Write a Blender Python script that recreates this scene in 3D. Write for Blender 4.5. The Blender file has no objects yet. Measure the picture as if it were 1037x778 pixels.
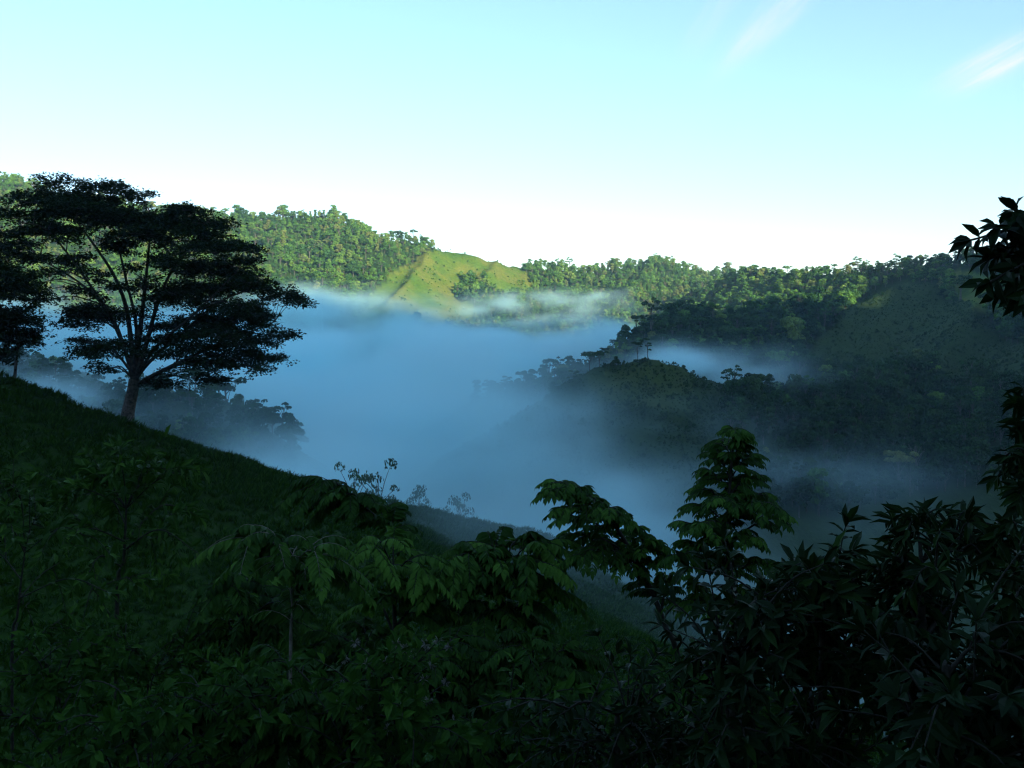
import bpy, math, random
import numpy as np
from mathutils import Vector

R = math.radians
rng = np.random.default_rng(7)
random.seed(7)
scene = bpy.context.scene
COL = scene.collection

# ------------------------------------------------------------------ camera geometry
F, CX, HOR = 996.0, 518.5, 330.0           # focal length in photo pixels, centre column, eye-level row


def P(px, py, Y):
    """World point seen at photo pixel (px, py) at distance Y along the view."""
    return np.array(((px - CX) / F * Y, Y, (HOR - py) / F * Y))


# ------------------------------------------------------------------ noise
_perm = rng.permutation(512)
_perm = np.concatenate([_perm, _perm, _perm])
_grad = rng.normal(size=(512, 3))
_grad /= np.linalg.norm(_grad, axis=1)[:, None]


def perlin(x, y, z=0.0):
    x, y, z = np.broadcast_arrays(np.asarray(x, float), np.asarray(y, float), np.asarray(z, float))
    xi, yi, zi = np.floor(x).astype(int), np.floor(y).astype(int), np.floor(z).astype(int)
    xf, yf, zf = x - xi, y - yi, z - zi
    u, v, w = [t * t * t * (t * (t * 6 - 15) + 10) for t in (xf, yf, zf)]
    out = 0
    for dx in (0, 1):
        for dy in (0, 1):
            for dz in (0, 1):
                h = _perm[(_perm[(_perm[(xi + dx) & 511] + yi + dy) & 511] + zi + dz) & 511]
                g = _grad[h]
                d = g[..., 0] * (xf - dx) + g[..., 1] * (yf - dy) + g[..., 2] * (zf - dz)
                out = out + d * (u if dx else 1 - u) * (v if dy else 1 - v) * (w if dz else 1 - w)
    return out * 1.5


def fbm(x, y, z=0.0, n=4):
    a, s = 1.0, 0
    for i in range(n):
        s = s + a * perlin(np.asarray(x) * 2 ** i + 17.3 * i, np.asarray(y) * 2 ** i + 5.1 * i, np.asarray(z) * 2 ** i)
        a *= 0.5
    return s


# ------------------------------------------------------------------ sun
SUN_AZ, SUN_EL = R(150), R(14)              # azimuth clockwise from the view direction: behind, to the right
S2 = np.array((math.sin(SUN_AZ), math.cos(SUN_AZ)))
T2 = np.array((-S2[1], S2[0]))


# ------------------------------------------------------------------ terrain
def px_line(pts):
    return np.array([P(*p) for p in pts])


RIDGES = []


def ridge(pts, slope, world=False, noise=1.0):
    RIDGES.append((np.array(pts, float) if world else px_line(pts), slope))


# far ridge, left to right, and its spurs running down towards the valley
ridge([(-700, 100, 950), (-400, 120, 1000), (-200, 140, 1050), (0, 180, 1100), (60, 194, 1120), (150, 210, 1130), (235, 221, 1150), (280, 219, 1150),
       (340, 218, 1160), (375, 236, 1180), (410, 240, 1190), (440, 250, 1190), (470, 254, 1200), (500, 262, 1210),
       (530, 271, 1230), (560, 275, 1260), (600, 273, 1290), (640, 269, 1320), (665, 266, 1340), (700, 273, 1380),
       (750, 277, 1420), (800, 283, 1480), (900, 292, 1600), (1300, 292, 1900)], .56)
ridge([(436, 250, 1188), (426, 265, 1095), (411, 284, 1010), (395, 303, 945), (384, 330, 905)], .85)
ridge([(503, 263, 1210), (493, 275, 1135), (480, 294, 1060)], .85)
ridge([(535, 274, 1235), (528, 292, 1140), (515, 312, 1050), (500, 337, 970)], .75)
ridge([(665, 266, 1340), (650, 288, 1225), (620, 318, 1110)], .7)
ridge([(600, 273, 1290), (585, 298, 1170), (560, 328, 1050)], .7)
ridge([(290, 219, 1150), (275, 252, 1040), (255, 292, 940)], .75)
ridge([(340, 218, 1160), (338, 255, 1045), (328, 300, 935)], .75)
ridge([(60, 194, 1120), (40, 240, 1010), (20, 290, 900)], .7)
ridge([(190, 216, 1140), (180, 255, 1030), (165, 300, 930)], .75)
# right-hand ridge and the spurs it sends down to the left
ridge([(715, 296, 1150), (745, 284, 1100), (775, 280, 1050), (800, 282, 1000), (830, 278, 950), (860, 278, 920),
       (900, 271, 880), (950, 264, 830), (1000, 264, 790), (1060, 258, 750), (1200, 240, 680), (1500, 200, 600)], .58)
ridge([(870, 304, 840), (780, 320, 760), (700, 328, 680), (650, 338, 640), (600, 364, 600), (545, 384, 560),
       (495, 399, 520), (455, 418, 490)], .6)
ridge([(985, 275, 800), (950, 280, 800), (913, 283, 800), (870, 304, 760), (823, 343, 710), (780, 376, 660)], .5)
ridge([(1010, 280, 760), (980, 320, 680), (940, 370, 600), (890, 425, 520)], .5)
ridge([(1100, 290, 650), (1060, 350, 560), (1000, 430, 470), (940, 505, 400)], .5)
ridge([(880, 405, 540), (850, 402, 520), (790, 400, 480), (740, 394, 450), (715, 383, 440), (690, 368, 432),
       (655, 364, 430), (615, 377, 425), (580, 393, 418), (556, 407, 411), (535, 432, 404)], .6)
ridge([(850, 402, 520), (810, 440, 420), (765, 480, 380), (720, 520, 350)], .5)
# wooded hill in the mist behind the big tree
ridge([(-200, 325, 640), (-100, 340, 580), (30, 372, 520), (100, 388, 470), (180, 406, 420), (240, 420, 395), (275, 438, 380),
       (300, 462, 365)], .65)
# the grassy near spur on the left, its crest running away from the camera
ridge([(-900, 130, 84), (-400, 250, 86), (-200, 303, 88), (0, 369, 95), (60, 399, 98), (130, 433, 105), (190, 448, 118), (250, 462, 135),
       (320, 481, 160), (400, 502, 190), (480, 522, 222), (580, 551, 260), (690, 596, 310)], .5)
# the slope the camera stands on, and an unseen mountain behind it, its crest shaped to shade the valley
ridge([(-90, -70, 12), (-40, -25, 3), (-10, -4, -1.9), (0, -2.5, -1.75), (6, -2, -1.6), (30, -8, 1.5), (70, -20, 12)], .52, True)
_tan = math.tan(SUN_EL)
D0 = 640.0
_Ct = [(-700, 230), (-300, 230), (0, 232), (70, 250), (300, 236), (450, 222), (560, 180), (620, 148), (660, 142), (685, 146), (705, 148), (716, 172), (745, 206), (772, 234), (850, 250), (1000, 240)]
ridge([(*(S2 * D0 + T2 * t), c + D0 * _tan) for t, c in _Ct], .66, True)
ridge([(*(S2 * 1300 + T2 * t), 150) for t in (-1500, -700, 0, 700)], .4, True)
ridge([(*(S2 * D0 + T2 * -700), 80 + D0 * _tan), (-900, 200, 120), (-1000, 600, 130)], .4, True)

FLOOR = -105.0


def height(x, y, detail=True):
    x, y = np.asarray(x, float), np.asarray(y, float)
    d0 = np.hypot(x, y)
    k = np.clip(d0 * 0.010, 0.35, 3.2)
    hs = []
    # small domain warp so that crests meander
    for pts, sl in RIDGES:
        best = np.full(x.shape, -1e9)
        for a, b in zip(pts[:-1], pts[1:]):
            ab = b[:2] - a[:2]
            L2 = ab @ ab
            t = np.clip(((x - a[0]) * ab[0] + (y - a[1]) * ab[1]) / L2, 0, 1)
            d = np.hypot(x - a[0] - t * ab[0], y - a[1] - t * ab[1])
            best = np.maximum(best, a[2] + t * (b[2] - a[2]) - sl * d)
        hs.append(best)
    hs.append(np.full(x.shape, FLOOR))
    hs = np.array(hs)
    m = hs.max(0)
    h = m + k * np.log(np.exp(np.maximum((hs - m) / k, -60)).sum(0)) - k * .45
    if detail:
        far = np.clip((d0 - 20) / 500, 0, 1)
        h = h + far * (7 * fbm(x / 110, y / 110, 1.7, 4) + 2.0 * fbm(x / 24, y / 24, 4.1, 3))
        near = np.clip((d0 - 3) / 40, 0, 1) * (1 - far)
        h = h + near * (1.0 * fbm(x / 13, y / 13, 8.3, 4) + .35 * fbm(x / 3.5, y / 3.5, 2.3, 3))
    return h


def ground(x, y):
    return float(height(np.array([x]), np.array([y]))[0])


def hit(px, py, y0=20.0, y1=1700.0, n=900):
    """Where the ray through a photo pixel first meets the terrain."""
    Y = np.geomspace(y0, y1, n)
    X, Z = (px - CX) / F * Y, (HOR - py) / F * Y
    H = height(X, Y)
    i = np.argmax(H > Z)
    return np.array((X[i], Y[i], H[i]))


# ------------------------------------------------------------------ mesh helpers
def mesh_from(name, verts, faces, mats, smooth=False, mat_idx=None, attrs=None):
    """verts (n,3); faces: list of (m,k) index arrays."""
    me = bpy.data.meshes.new(name)
    verts = np.asarray(verts, np.float32)
    faces = [np.asarray(f, np.int32) for f in faces if len(f)]
    me.vertices.add(len(verts))
    me.vertices.foreach_set('co', verts.ravel())
    tot = np.concatenate([np.full(len(f), f.shape[1], np.int32) for f in faces])
    start = np.concatenate([[0], np.cumsum(tot)[:-1]]).astype(np.int32)
    idx = np.concatenate([f.ravel() for f in faces])
    me.loops.add(len(idx))
    me.loops.foreach_set('vertex_index', idx)
    me.polygons.add(len(tot))
    me.polygons.foreach_set('loop_start', start)
    me.polygons.foreach_set('use_smooth', np.full(len(tot), bool(smooth)))
    if mat_idx is not None:
        me.polygons.foreach_set('material_index', np.asarray(mat_idx, np.int32))
    for m in mats:
        me.materials.append(m)
    me.update(calc_edges=True)
    for an, av in (attrs or {}).items():
        at = me.attributes.new(an, 'FLOAT', 'POINT')
        at.data.foreach_set('value', np.asarray(av, np.float32))
    return me


def link(name, me, parent=None):
    o = bpy.data.objects.new(name, me)
    COL.objects.link(o)
    if parent:
        o.parent = parent
    return o


def tag(o, label=None, cat=None, group=None, kind=None):
    if label: o['label'] = label
    if cat: o['category'] = cat
    if group: o['group'] = group
    if kind: o['kind'] = kind
    return o


def empty(name, loc, label, cat, group=None, rz=0.0, s=1.0):
    o = bpy.data.objects.new(name, None)
    COL.objects.link(o)
    o.empty_display_size = .3
    o.location = tuple(float(v) for v in loc)
    o.rotation_euler = (0, 0, rz)
    o.scale = (s, s, s)
    return tag(o, label, cat, group)


def norm(v):
    return v / np.maximum(np.linalg.norm(v, axis=-1, keepdims=True), 1e-9)


class Tubes:
    def __init__(s):
        s.v, s.f, s.n = [], [], 0

    def add(s, pts, rad, sides=6):
        pts = np.asarray(pts, float)
        rad = np.broadcast_to(np.asarray(rad, float), (len(pts),))
        tan = norm(np.gradient(pts, axis=0))
        ref = np.array((0.31, 0.17, 0.93)) if abs(tan[0] @ np.array((.31, .17, .93))) < .9 else np.array((1., 0, 0))
        u = norm(np.cross(tan, ref))
        w = np.cross(tan, u)
        a = np.linspace(0, 2 * np.pi, sides, endpoint=False)
        ring = pts[:, None] + rad[:, None, None] * (np.cos(a)[None, :, None] * u[:, None] + np.sin(a)[None, :, None] * w[:, None])
        m = len(pts)
        i, j = np.meshgrid(np.arange(m - 1), np.arange(sides), indexing='ij')
        q = np.stack([i * sides + j, i * sides + (j + 1) % sides, (i + 1) * sides + (j + 1) % sides, (i + 1) * sides + j], -1).reshape(-1, 4)
        s.v.append(ring.reshape(-1, 3)); s.f.append(q + s.n); s.n += m * sides

    def arrays(s):
        return np.concatenate(s.v), np.concatenate(s.f)

    def build(s, name, mat, parent=None, origin=(0, 0, 0)):
        v, f = s.arrays()
        return link(name, mesh_from(name, v - np.asarray(origin), [f], [mat], True), parent)


def smooth_line(pts, n=24):
    """Catmull-Rom through pts."""
    p = np.asarray(pts, float)
    p = np.vstack([2 * p[0] - p[1], p, 2 * p[-1] - p[-2]])
    t = np.linspace(0, len(p) - 3 - 1e-6, n)
    i = t.astype(int); f = (t - i)[:, None]
    a, b, c, d = p[i], p[i + 1], p[i + 2], p[i + 3]
    return .5 * (2 * b + (c - a) * f + (2 * a - 5 * b + 4 * c - d) * f ** 2 + (3 * b - a - 3 * c + d) * f ** 3)


# leaf templates: columns are (along, across, up) in units of leaf length / width
LEAF = np.array([(0, 0, 0), (.28, .42, .05), (.28, 0, -.02), (.28, -.42, .05), (.62, .46, .02), (.62, 0, -.06), (.62, -.46, .02), (1, 0, -.22)])
LEAF_Q = np.array([(2, 1, 4, 5), (3, 2, 5, 6)])
LEAF_T = np.array([(0, 1, 2), (0, 2, 3), (5, 4, 7), (6, 5, 7)])
DIA = np.array([(0, 0, 0), (.5, .5, .03), (1, 0, -.08), (.5, -.5, .03)])
DIA_Q = np.array([(0, 1, 2, 3)])


class Leaves:
    def __init__(s, simple=False):
        s.c, s.a, s.w, s.L, s.W, s.t, s.simple = [], [], [], [], [], [], simple

    def add(s, c, a, w, L, W, tint):
        n = len(c)
        s.c.append(c); s.a.append(np.broadcast_to(a, (n, 3))); s.w.append(np.broadcast_to(w, (n, 3)))
        s.L.append(np.broadcast_to(L, (n,))); s.W.append(np.broadcast_to(W, (n,))); s.t.append(np.broadcast_to(tint, (n,)))

    def arrays(s):
        c, a, w = [np.concatenate(k) for k in (s.c, s.a, s.w)]
        L, W, t = [np.concatenate(k) for k in (s.L, s.W, s.t)]
        a = norm(a)
        nrm = norm(np.cross(a, w)); w = np.cross(nrm, a)
        flip = np.where(nrm[:, 2:] < 0, -1.0, 1.0)
        nrm = nrm * flip
        tpl = DIA if s.simple else LEAF
        v = c[:, None] + a[:, None] * (tpl[None, :, :1] * L[:, None, None]) + w[:, None] * (tpl[None, :, 1:2] * W[:, None, None]) + nrm[:, None] * (tpl[None, :, 2:] * L[:, None, None])
        n, k = len(c), len(tpl)
        off = (np.arange(n) * k)[:, None, None]
        if s.simple:
            fs = [(DIA_Q[None] + off).reshape(-1, 4)]
        else:
            fs = [(LEAF_Q[None] + off).reshape(-1, 4), (LEAF_T[None] + off).reshape(-1, 3)]
        return v.reshape(-1, 3), fs, np.repeat(t, k)

    def build(s, name, mat, parent=None, origin=(0, 0, 0)):
        v, fs, t = s.arrays()
        return link(name, mesh_from(name, v - np.asarray(origin), fs, [mat], False, attrs={'tint': t}), parent)


# ------------------------------------------------------------------ materials
def new_mat(name):
    m = bpy.data.materials.new(name); m.use_nodes = True
    nt = m.node_tree; nt.nodes.clear()
    out = nt.nodes.new('ShaderNodeOutputMaterial')
    return m, nt, out


def ramp(nt, fac, stops):
    r = nt.nodes.new('ShaderNodeValToRGB')
    el = r.color_ramp.elements
    while len(el) < len(stops): el.new(.5)
    for e, (p, c) in zip(el, stops):
        e.position = p; e.color = (*c, 1)
    nt.links.new(fac, r.inputs[0])
    return r.outputs[0]


def noise(nt, scale, detail=4, coord=None, rough=.6):
    n = nt.nodes.new('ShaderNodeTexNoise'); n.inputs['Scale'].default_value = scale
    n.inputs['Detail'].default_value = detail; n.inputs['Roughness'].default_value = rough
    if coord: nt.links.new(coord, n.inputs['Vector'])
    return n.outputs['Fac']


def mixc(nt, fac, a, b, mode='MIX'):
    m = nt.nodes.new('ShaderNodeMix'); m.data_type = 'RGBA'; m.blend_type = mode
    for sock, v in ((0, fac), (6, a), (7, b)):
        if isinstance(v, (int, float)): m.inputs[sock].default_value = v
        elif isinstance(v, tuple): m.inputs[sock].default_value = (*v, 1)
        else: nt.links.new(v, m.inputs[sock])
    return m.outputs[2]


def foliage_mat(name, dark, mid, light, rough=.55, trans=.25, spec=.35, per_tree=None):
    """Leaf colour runs along the 'tint' of each leaf; per_tree mixes in a colour that differs from tree to tree."""
    m, nt, out = new_mat(name)
    at = nt.nodes.new('ShaderNodeAttribute'); at.attribute_name = 'tint'
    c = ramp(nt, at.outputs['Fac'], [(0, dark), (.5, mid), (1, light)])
    if per_tree:
        oi = nt.nodes.new('ShaderNodeObjectInfo')
        pc = ramp(nt, oi.outputs['Random'], per_tree)
        c = mixc(nt, .72, c, pc, 'MIX')
        # keep the leaf to leaf variation
        v = nt.nodes.new('ShaderNodeMapRange'); v.inputs[3].default_value = .6; v.inputs[4].default_value = 1.45
        nt.links.new(at.outputs['Fac'], v.inputs[0])
        vm = nt.nodes.new('ShaderNodeVectorMath'); vm.operation = 'SCALE'
        nt.links.new(c, vm.inputs[0]); nt.links.new(v.outputs[0], vm.inputs['Scale'])
        c = vm.outputs[0]
    b = nt.nodes.new('ShaderNodeBsdfPrincipled')
    b.inputs['Roughness'].default_value = rough
    b.inputs['Specular IOR Level'].default_value = spec
    nt.links.new(c, b.inputs['Base Color'])
    t = nt.nodes.new('ShaderNodeBsdfTranslucent'); nt.links.new(c, t.inputs['Color'])
    mx = nt.nodes.new('ShaderNodeMixShader'); mx.inputs[0].default_value = trans
    nt.links.new(b.outputs[0], mx.inputs[1]); nt.links.new(t.outputs[0], mx.inputs[2])
    nt.links.new(mx.outputs[0], out.inputs['Surface'])
    return m


def bark_mat(name, a, b, scale=6, bump=.4):
    m, nt, out = new_mat(name)
    tc = nt.nodes.new('ShaderNodeTexCoord')
    n = noise(nt, scale, 6, tc.outputs['Object'])
    c = ramp(nt, n, [(.35, a), (.65, b)])
    p = nt.nodes.new('ShaderNodeBsdfPrincipled'); p.inputs['Roughness'].default_value = .85
    p.inputs['Specular IOR Level'].default_value = .2
    nt.links.new(c, p.inputs['Base Color'])
    bp = nt.nodes.new('ShaderNodeBump'); bp.inputs['Strength'].default_value = bump; bp.inputs['Distance'].default_value = .05
    nt.links.new(n, bp.inputs['Height']); nt.links.new(bp.outputs[0], p.inputs['Normal'])
    nt.links.new(p.outputs[0], out.inputs['Surface'])
    return m


M_FOREST = foliage_mat('forest_leaves', (.026, .058, .014), (.044, .09, .02), (.07, .13, .028), .7, .2, .1,
                       [(0, (.020, .062, .020)), (.3, (.048, .130, .026)), (.55, (.085, .190, .034)), (.75, (.150, .26, .042)), (.88, (.18, .19, .06)), (1, (.028, .085, .026))])
M_FOREST_SHADE = foliage_mat('shaded_forest_leaves', (.010, .028, .008), (.018, .044, .012), (.032, .065, .016), .7, .15, .05,  # darker copy of the forest leaves, shade put into the colour
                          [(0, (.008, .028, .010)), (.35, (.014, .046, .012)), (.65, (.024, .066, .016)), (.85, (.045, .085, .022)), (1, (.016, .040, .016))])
M_FTRUNK = bark_mat('pale_forest_bark', (.05, .045, .035), (.16, .145, .12), 1.5)
M_BIG = foliage_mat('rain_tree_leaves', (.006, .015, .004), (.011, .026, .006), (.022, .045, .010), .7, .15, .06)
M_BIGBARK = bark_mat('rain_tree_bark', (.05, .045, .04), (.22, .19, .16), 3.0)
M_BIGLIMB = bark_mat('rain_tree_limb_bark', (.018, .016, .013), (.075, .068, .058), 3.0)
M_PIN = foliage_mat('pinnate_leaves', (.011, .032, .005), (.024, .068, .009), (.075, .175, .022), .55, .25, .07)
M_BROAD = foliage_mat('broad_glossy_leaves', (.005, .014, .004), (.009, .025, .006), (.024, .06, .008), .5, .12, .07)
M_HERB = foliage_mat('herb_leaves', (.010, .030, .005), (.021, .062, .008), (.055, .135, .015), .6, .3, .05)
M_STEM = bark_mat('shrub_stem_bark', (.010, .010, .007), (.034, .031, .022), 14)
M_PALE = bark_mat('pale_stem_bark', (.10, .09, .07), (.22, .2, .16), 14)
M_FLOWER = foliage_mat('seed_heads', (.12, .12, .10), (.2, .2, .17), (.3, .3, .26), .8, .2, .1)
M_GRASS = foliage_mat('hill_grass', (.010, .032, .003), (.022, .064, .005), (.045, .108, .010), .8, .2, .0)


def terrain_mat():
    m, nt, out = new_mat('hill_ground')
    geo = nt.nodes.new('ShaderNodeNewGeometry')
    at = nt.nodes.new('ShaderNodeAttribute'); at.attribute_name = 'grass'
    nr = nt.nodes.new('ShaderNodeAttribute'); nr.attribute_name = 'near'
    n1 = noise(nt, .02, 6, geo.outputs['Position'], .65)
    n2 = noise(nt, .25, 5, geo.outputs['Position'], .7)
    n3 = noise(nt, 2.2, 4, geo.outputs['Position'], .7)
    under = ramp(nt, n2, [(.3, (.014, .032, .008)), (.7, (.028, .055, .012))])
    g1 = ramp(nt, n1, [(.30, (.055, .125, .014)), (.46, (.090, .150, .018)), (.58, (.150, .165, .030)), (.70, (.085, .14, .018))])
    g2 = ramp(nt, n2, [(.25, (.5, .55, .5)), (.7, (1.15, 1.1, 1.1))])
    g = mixc(nt, 1.0, g1, g2, 'MULTIPLY')
    c = mixc(nt, at.outputs['Fac'], under, g)
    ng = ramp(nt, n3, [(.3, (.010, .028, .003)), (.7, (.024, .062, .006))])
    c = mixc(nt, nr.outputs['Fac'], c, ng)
    p = nt.nodes.new('ShaderNodeBsdfPrincipled'); p.inputs['Roughness'].default_value = .95
    p.inputs['Specular IOR Level'].default_value = .1
    nt.links.new(c, p.inputs['Base Color'])
    bp = nt.nodes.new('ShaderNodeBump'); bp.inputs['Strength'].default_value = .6; bp.inputs['Distance'].default_value = 1.2
    nt.links.new(n2, bp.inputs['Height']); nt.links.new(bp.outputs[0], p.inputs['Normal'])
    nt.links.new(p.outputs[0], out.inputs['Surface'])
    return m


# ------------------------------------------------------------------ land cover: grassy clearings as plan polygons
def inside(poly, x, y):
    r = np.zeros(np.shape(x), bool)
    j = len(poly) - 1
    for i in range(len(poly)):
        xi, yi = poly[i][:2]; xj, yj = poly[j][:2]
        c = ((yi > y) != (yj > y)) & (x < (xj - xi) * (y - yi) / (yj - yi + 1e-12) + xi)
        r ^= c
        j = i
    return r


def plan(pts):
    return [hit(px, py, 300) [:2] for px, py in pts]


CLEAR_SPUR = plan([(432, 254), (452, 256), (462, 272), (470, 288), (462, 303), (480, 318), (470, 335), (420, 335), (358, 335), (366, 312), (384, 292), (408, 268)])
CLEAR_TOP = plan([(440, 252), (455, 257), (470, 257), (500, 265), (530, 274), (540, 288), (534, 305), (508, 305), (496, 289), (480, 283), (466, 281), (455, 272)])
CLEAR_TOP = CLEAR_TOP[4:] + [P(px, HOR, Y)[:2] for px, Y in ((434, 1195), (438, 1270), (462, 1275), (480, 1285), (510, 1300), (545, 1320), (534, 1235))]
CLEAR_RIGHT = plan([(955, 282), (975, 272), (990, 276), (1012, 296), (1015, 315), (985, 312), (965, 300)])
CLEAR_MOUND = plan([(880, 298), (915, 286), (940, 286), (990, 310), (1037, 350), (1060, 420), (980, 400), (900, 372), (840, 372), (800, 366), (835, 338)])
CLEAR_KNOLL = plan([(600, 386), (640, 370), (665, 367), (690, 371), (708, 384), (700, 420), (650, 412), (600, 402)])
CLEARS = [CLEAR_SPUR, CLEAR_TOP, CLEAR_RIGHT, CLEAR_MOUND, CLEAR_KNOLL]


def cleared(x, y):
    wx = x + 5 * perlin(x / 18, y / 18, 3.3); wy = y + 5 * perlin(x / 18, y / 18, 9.3)
    r = np.zeros(np.shape(x), bool)
    for c in CLEARS: r |= inside(c, wx, wy)
    return r


def cover(x, y):
    wx = x + 5 * perlin(x / 18, y / 18, 3.3); wy = y + 5 * perlin(x / 18, y / 18, 9.3)
    r = np.zeros(np.shape(x))
    for c, k in zip(CLEARS, (1, 1, .9, .10, .20)): r = np.maximum(r, k * inside(c, wx, wy))  # mound weighted low, putting extra shade into its ground colour
    return r


def build_terrain():
    th = np.concatenate([np.arange(-180, -36, 2.0), np.arange(-36, 36, .1), np.arange(36, 180, 2.0)])
    th = np.radians(th)
    r = np.concatenate([np.geomspace(.8, 90, 110, endpoint=False), np.geomspace(90, 1700, 330, endpoint=False), np.geomspace(1700, 2000, 8)])
    TH, RR = np.meshgrid(th, r)
    X, Y = RR * np.sin(TH), RR * np.cos(TH)
    Z = height(X, Y)
    nt_, nr_ = len(th), len(r)
    i, j = np.meshgrid(np.arange(nr_ - 1), np.arange(nt_), indexing='ij')
    j2 = (j + 1) % nt_
    q = np.stack([i * nt_ + j, i * nt_ + j2, (i + 1) * nt_ + j2, (i + 1) * nt_ + j], -1).reshape(-1, 4)[:, ::-1]
    v = np.stack([X, Y, Z], -1).reshape(-1, 3)
    c = len(v)
    v = np.vstack([v, (0, 0, ground(0.01, 0.01))])
    tri = np.stack([np.full(nt_, c), np.arange(nt_), (np.arange(nt_) + 1) % nt_], -1)[:, ::-1]
    g = np.append(cover(X, Y).ravel(), 0)
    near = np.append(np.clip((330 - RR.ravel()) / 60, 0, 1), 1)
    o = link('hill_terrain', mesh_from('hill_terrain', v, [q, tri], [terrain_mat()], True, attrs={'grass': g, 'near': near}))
    o['kind'] = 'structure'
    return o


# ------------------------------------------------------------------ forest trees
def crown_leaves(lv, rg, lobes, n_per, size, flat=.7):
    """Leaf clumps spread over and inside a handful of lobes; lobes: (x, y, z, radius)."""
    for (lx, ly, lz, lr) in lobes:
        n = int(n_per * (lr ** 1.6))
        d = norm(rg.normal(size=(n, 3))); d[:, 2] = np.abs(d[:, 2]) * 1.0 - .35 * (rg.random(n) < .45)
        d = norm(d)
        rad = lr * (0.72 + .4 * rg.random(n) ** 1.3)
        c = np.array((lx, ly, lz)) + d * rad[:, None] * np.array((1, 1, flat))
        a = norm(np.cross(d, rg.normal(size=(n, 3))) + .35 * rg.normal(size=(n, 3)))
        w = np.cross(norm(d + .45 * rg.normal(size=(n, 3))), a)
        s = size * (.6 + .8 * rg.random(n))
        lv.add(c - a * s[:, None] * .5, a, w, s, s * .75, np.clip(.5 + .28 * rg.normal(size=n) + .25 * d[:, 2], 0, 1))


def make_forest_tree(seed, h, spread, form, size, n_per):
    """Returns ((crown verts, faces, tint), (trunk verts, faces)) standing at the origin."""
    rg = np.random.default_rng(seed)
    lv, tb = Leaves(True), Tubes()
    lean = rg.normal(size=2) * .03 * h
    top = np.array((lean[0], lean[1], h * .82))
    tr = smooth_line([(0, 0, -1.0), (lean[0] * .2, lean[1] * .2, h * .3), top * np.array((.7, .7, .7)), top], 8)
    tb.add(tr, np.linspace(.022 * h, .006 * h, 8), 6)
    lobes = []
    def lobe(q0, q1, z0, z1, r0, r1, k):
        a = k * 2.4 + rg.random(); q = spread * rg.uniform(q0, q1)
        lobes.append((math.cos(a) * q + lean[0], math.sin(a) * q + lean[1], h * rg.uniform(z0, z1), spread * rg.uniform(r0, r1)))
    if form == 'round':
        for k in range(6): lobe(.4, .75, .26, .5, .36, .5, k)
        for k in range(5): lobe(.15, .5, .5, .8, .34, .48, k)
        lobes.append((lean[0], lean[1], h * .84, spread * .4))
    elif form == 'umbrella':
        for k in range(9): lobe(.35, .95, .74, .92, .26, .4, k)
        lobes.append((lean[0], lean[1], h * .88, spread * .34))
    elif form == 'tall':
        for k in range(11): lobe(.1, .55, .2 + .055 * k, .34 + .055 * k, .34, .52, k)
    elif form == 'sparse':
        for k in range(8): lobe(.3, .9, .5, .92, .2, .34, k)
    elif form == 'bush':
        for k in range(7): lobe(0, .6, .22, .7, .4, .6, k)
    for (lx, ly, lz, lr) in lobes:
        e = np.array((lx, ly, lz)); f = .45 + .4 * rg.random()
        s0 = tr[0] + (tr[-1] - tr[0]) * f
        if s0[2] > e[2]: s0 = tr[2]
        tb.add(smooth_line([s0, (s0 + e) / 2 + np.array((0, 0, .04 * h)), e], 5), np.linspace(.009 * h, .003 * h, 5), 5)
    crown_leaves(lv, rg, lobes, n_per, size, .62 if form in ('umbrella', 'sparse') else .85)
    return lv.arrays(), tb.arrays()


# ------------------------------------------------------------------ build: terrain
build_terrain()

# far-forest variants (about one metre clumps, since they stand 0.6 to 1.4 km off)
FORMS = [('round', 13, 5.6), ('round', 16, 6.6), ('tall', 18, 4.8), ('umbrella', 17, 6.0), ('sparse', 18, 5.0), ('tall', 14, 4.0), ('bush', 6, 4.5), ('round', 11, 4.8)]
variants = []
for k, (form, h, sp) in enumerate(FORMS):
    (cv, cf, ct), (tv, tf) = make_forest_tree(100 + k, h, sp, form, 1.15, 20 if form != 'sparse' else 15)
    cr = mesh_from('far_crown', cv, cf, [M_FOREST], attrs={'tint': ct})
    tk = mesh_from('far_trunk', tv, [tf], [M_FTRUNK], True)
    n = len(cv)
    me = mesh_from('forest_tree_whole', np.vstack([cv, tv]), [cf[0], tf + n], [M_FOREST, M_FTRUNK],
                   mat_idx=np.concatenate([np.zeros(len(cf[0])), np.ones(len(tf))]), attrs={'tint': np.concatenate([ct, np.zeros(len(tv))])})
    variants.append((form, h, sp, cr, tk, me))
# the same kinds again, with shade put into a darker leaf colour
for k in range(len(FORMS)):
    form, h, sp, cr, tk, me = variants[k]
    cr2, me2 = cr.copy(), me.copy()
    cr2.materials[0] = M_FOREST_SHADE; me2.materials[0] = M_FOREST_SHADE
    variants.append((form, h, sp, cr2, tk, me2))


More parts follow.
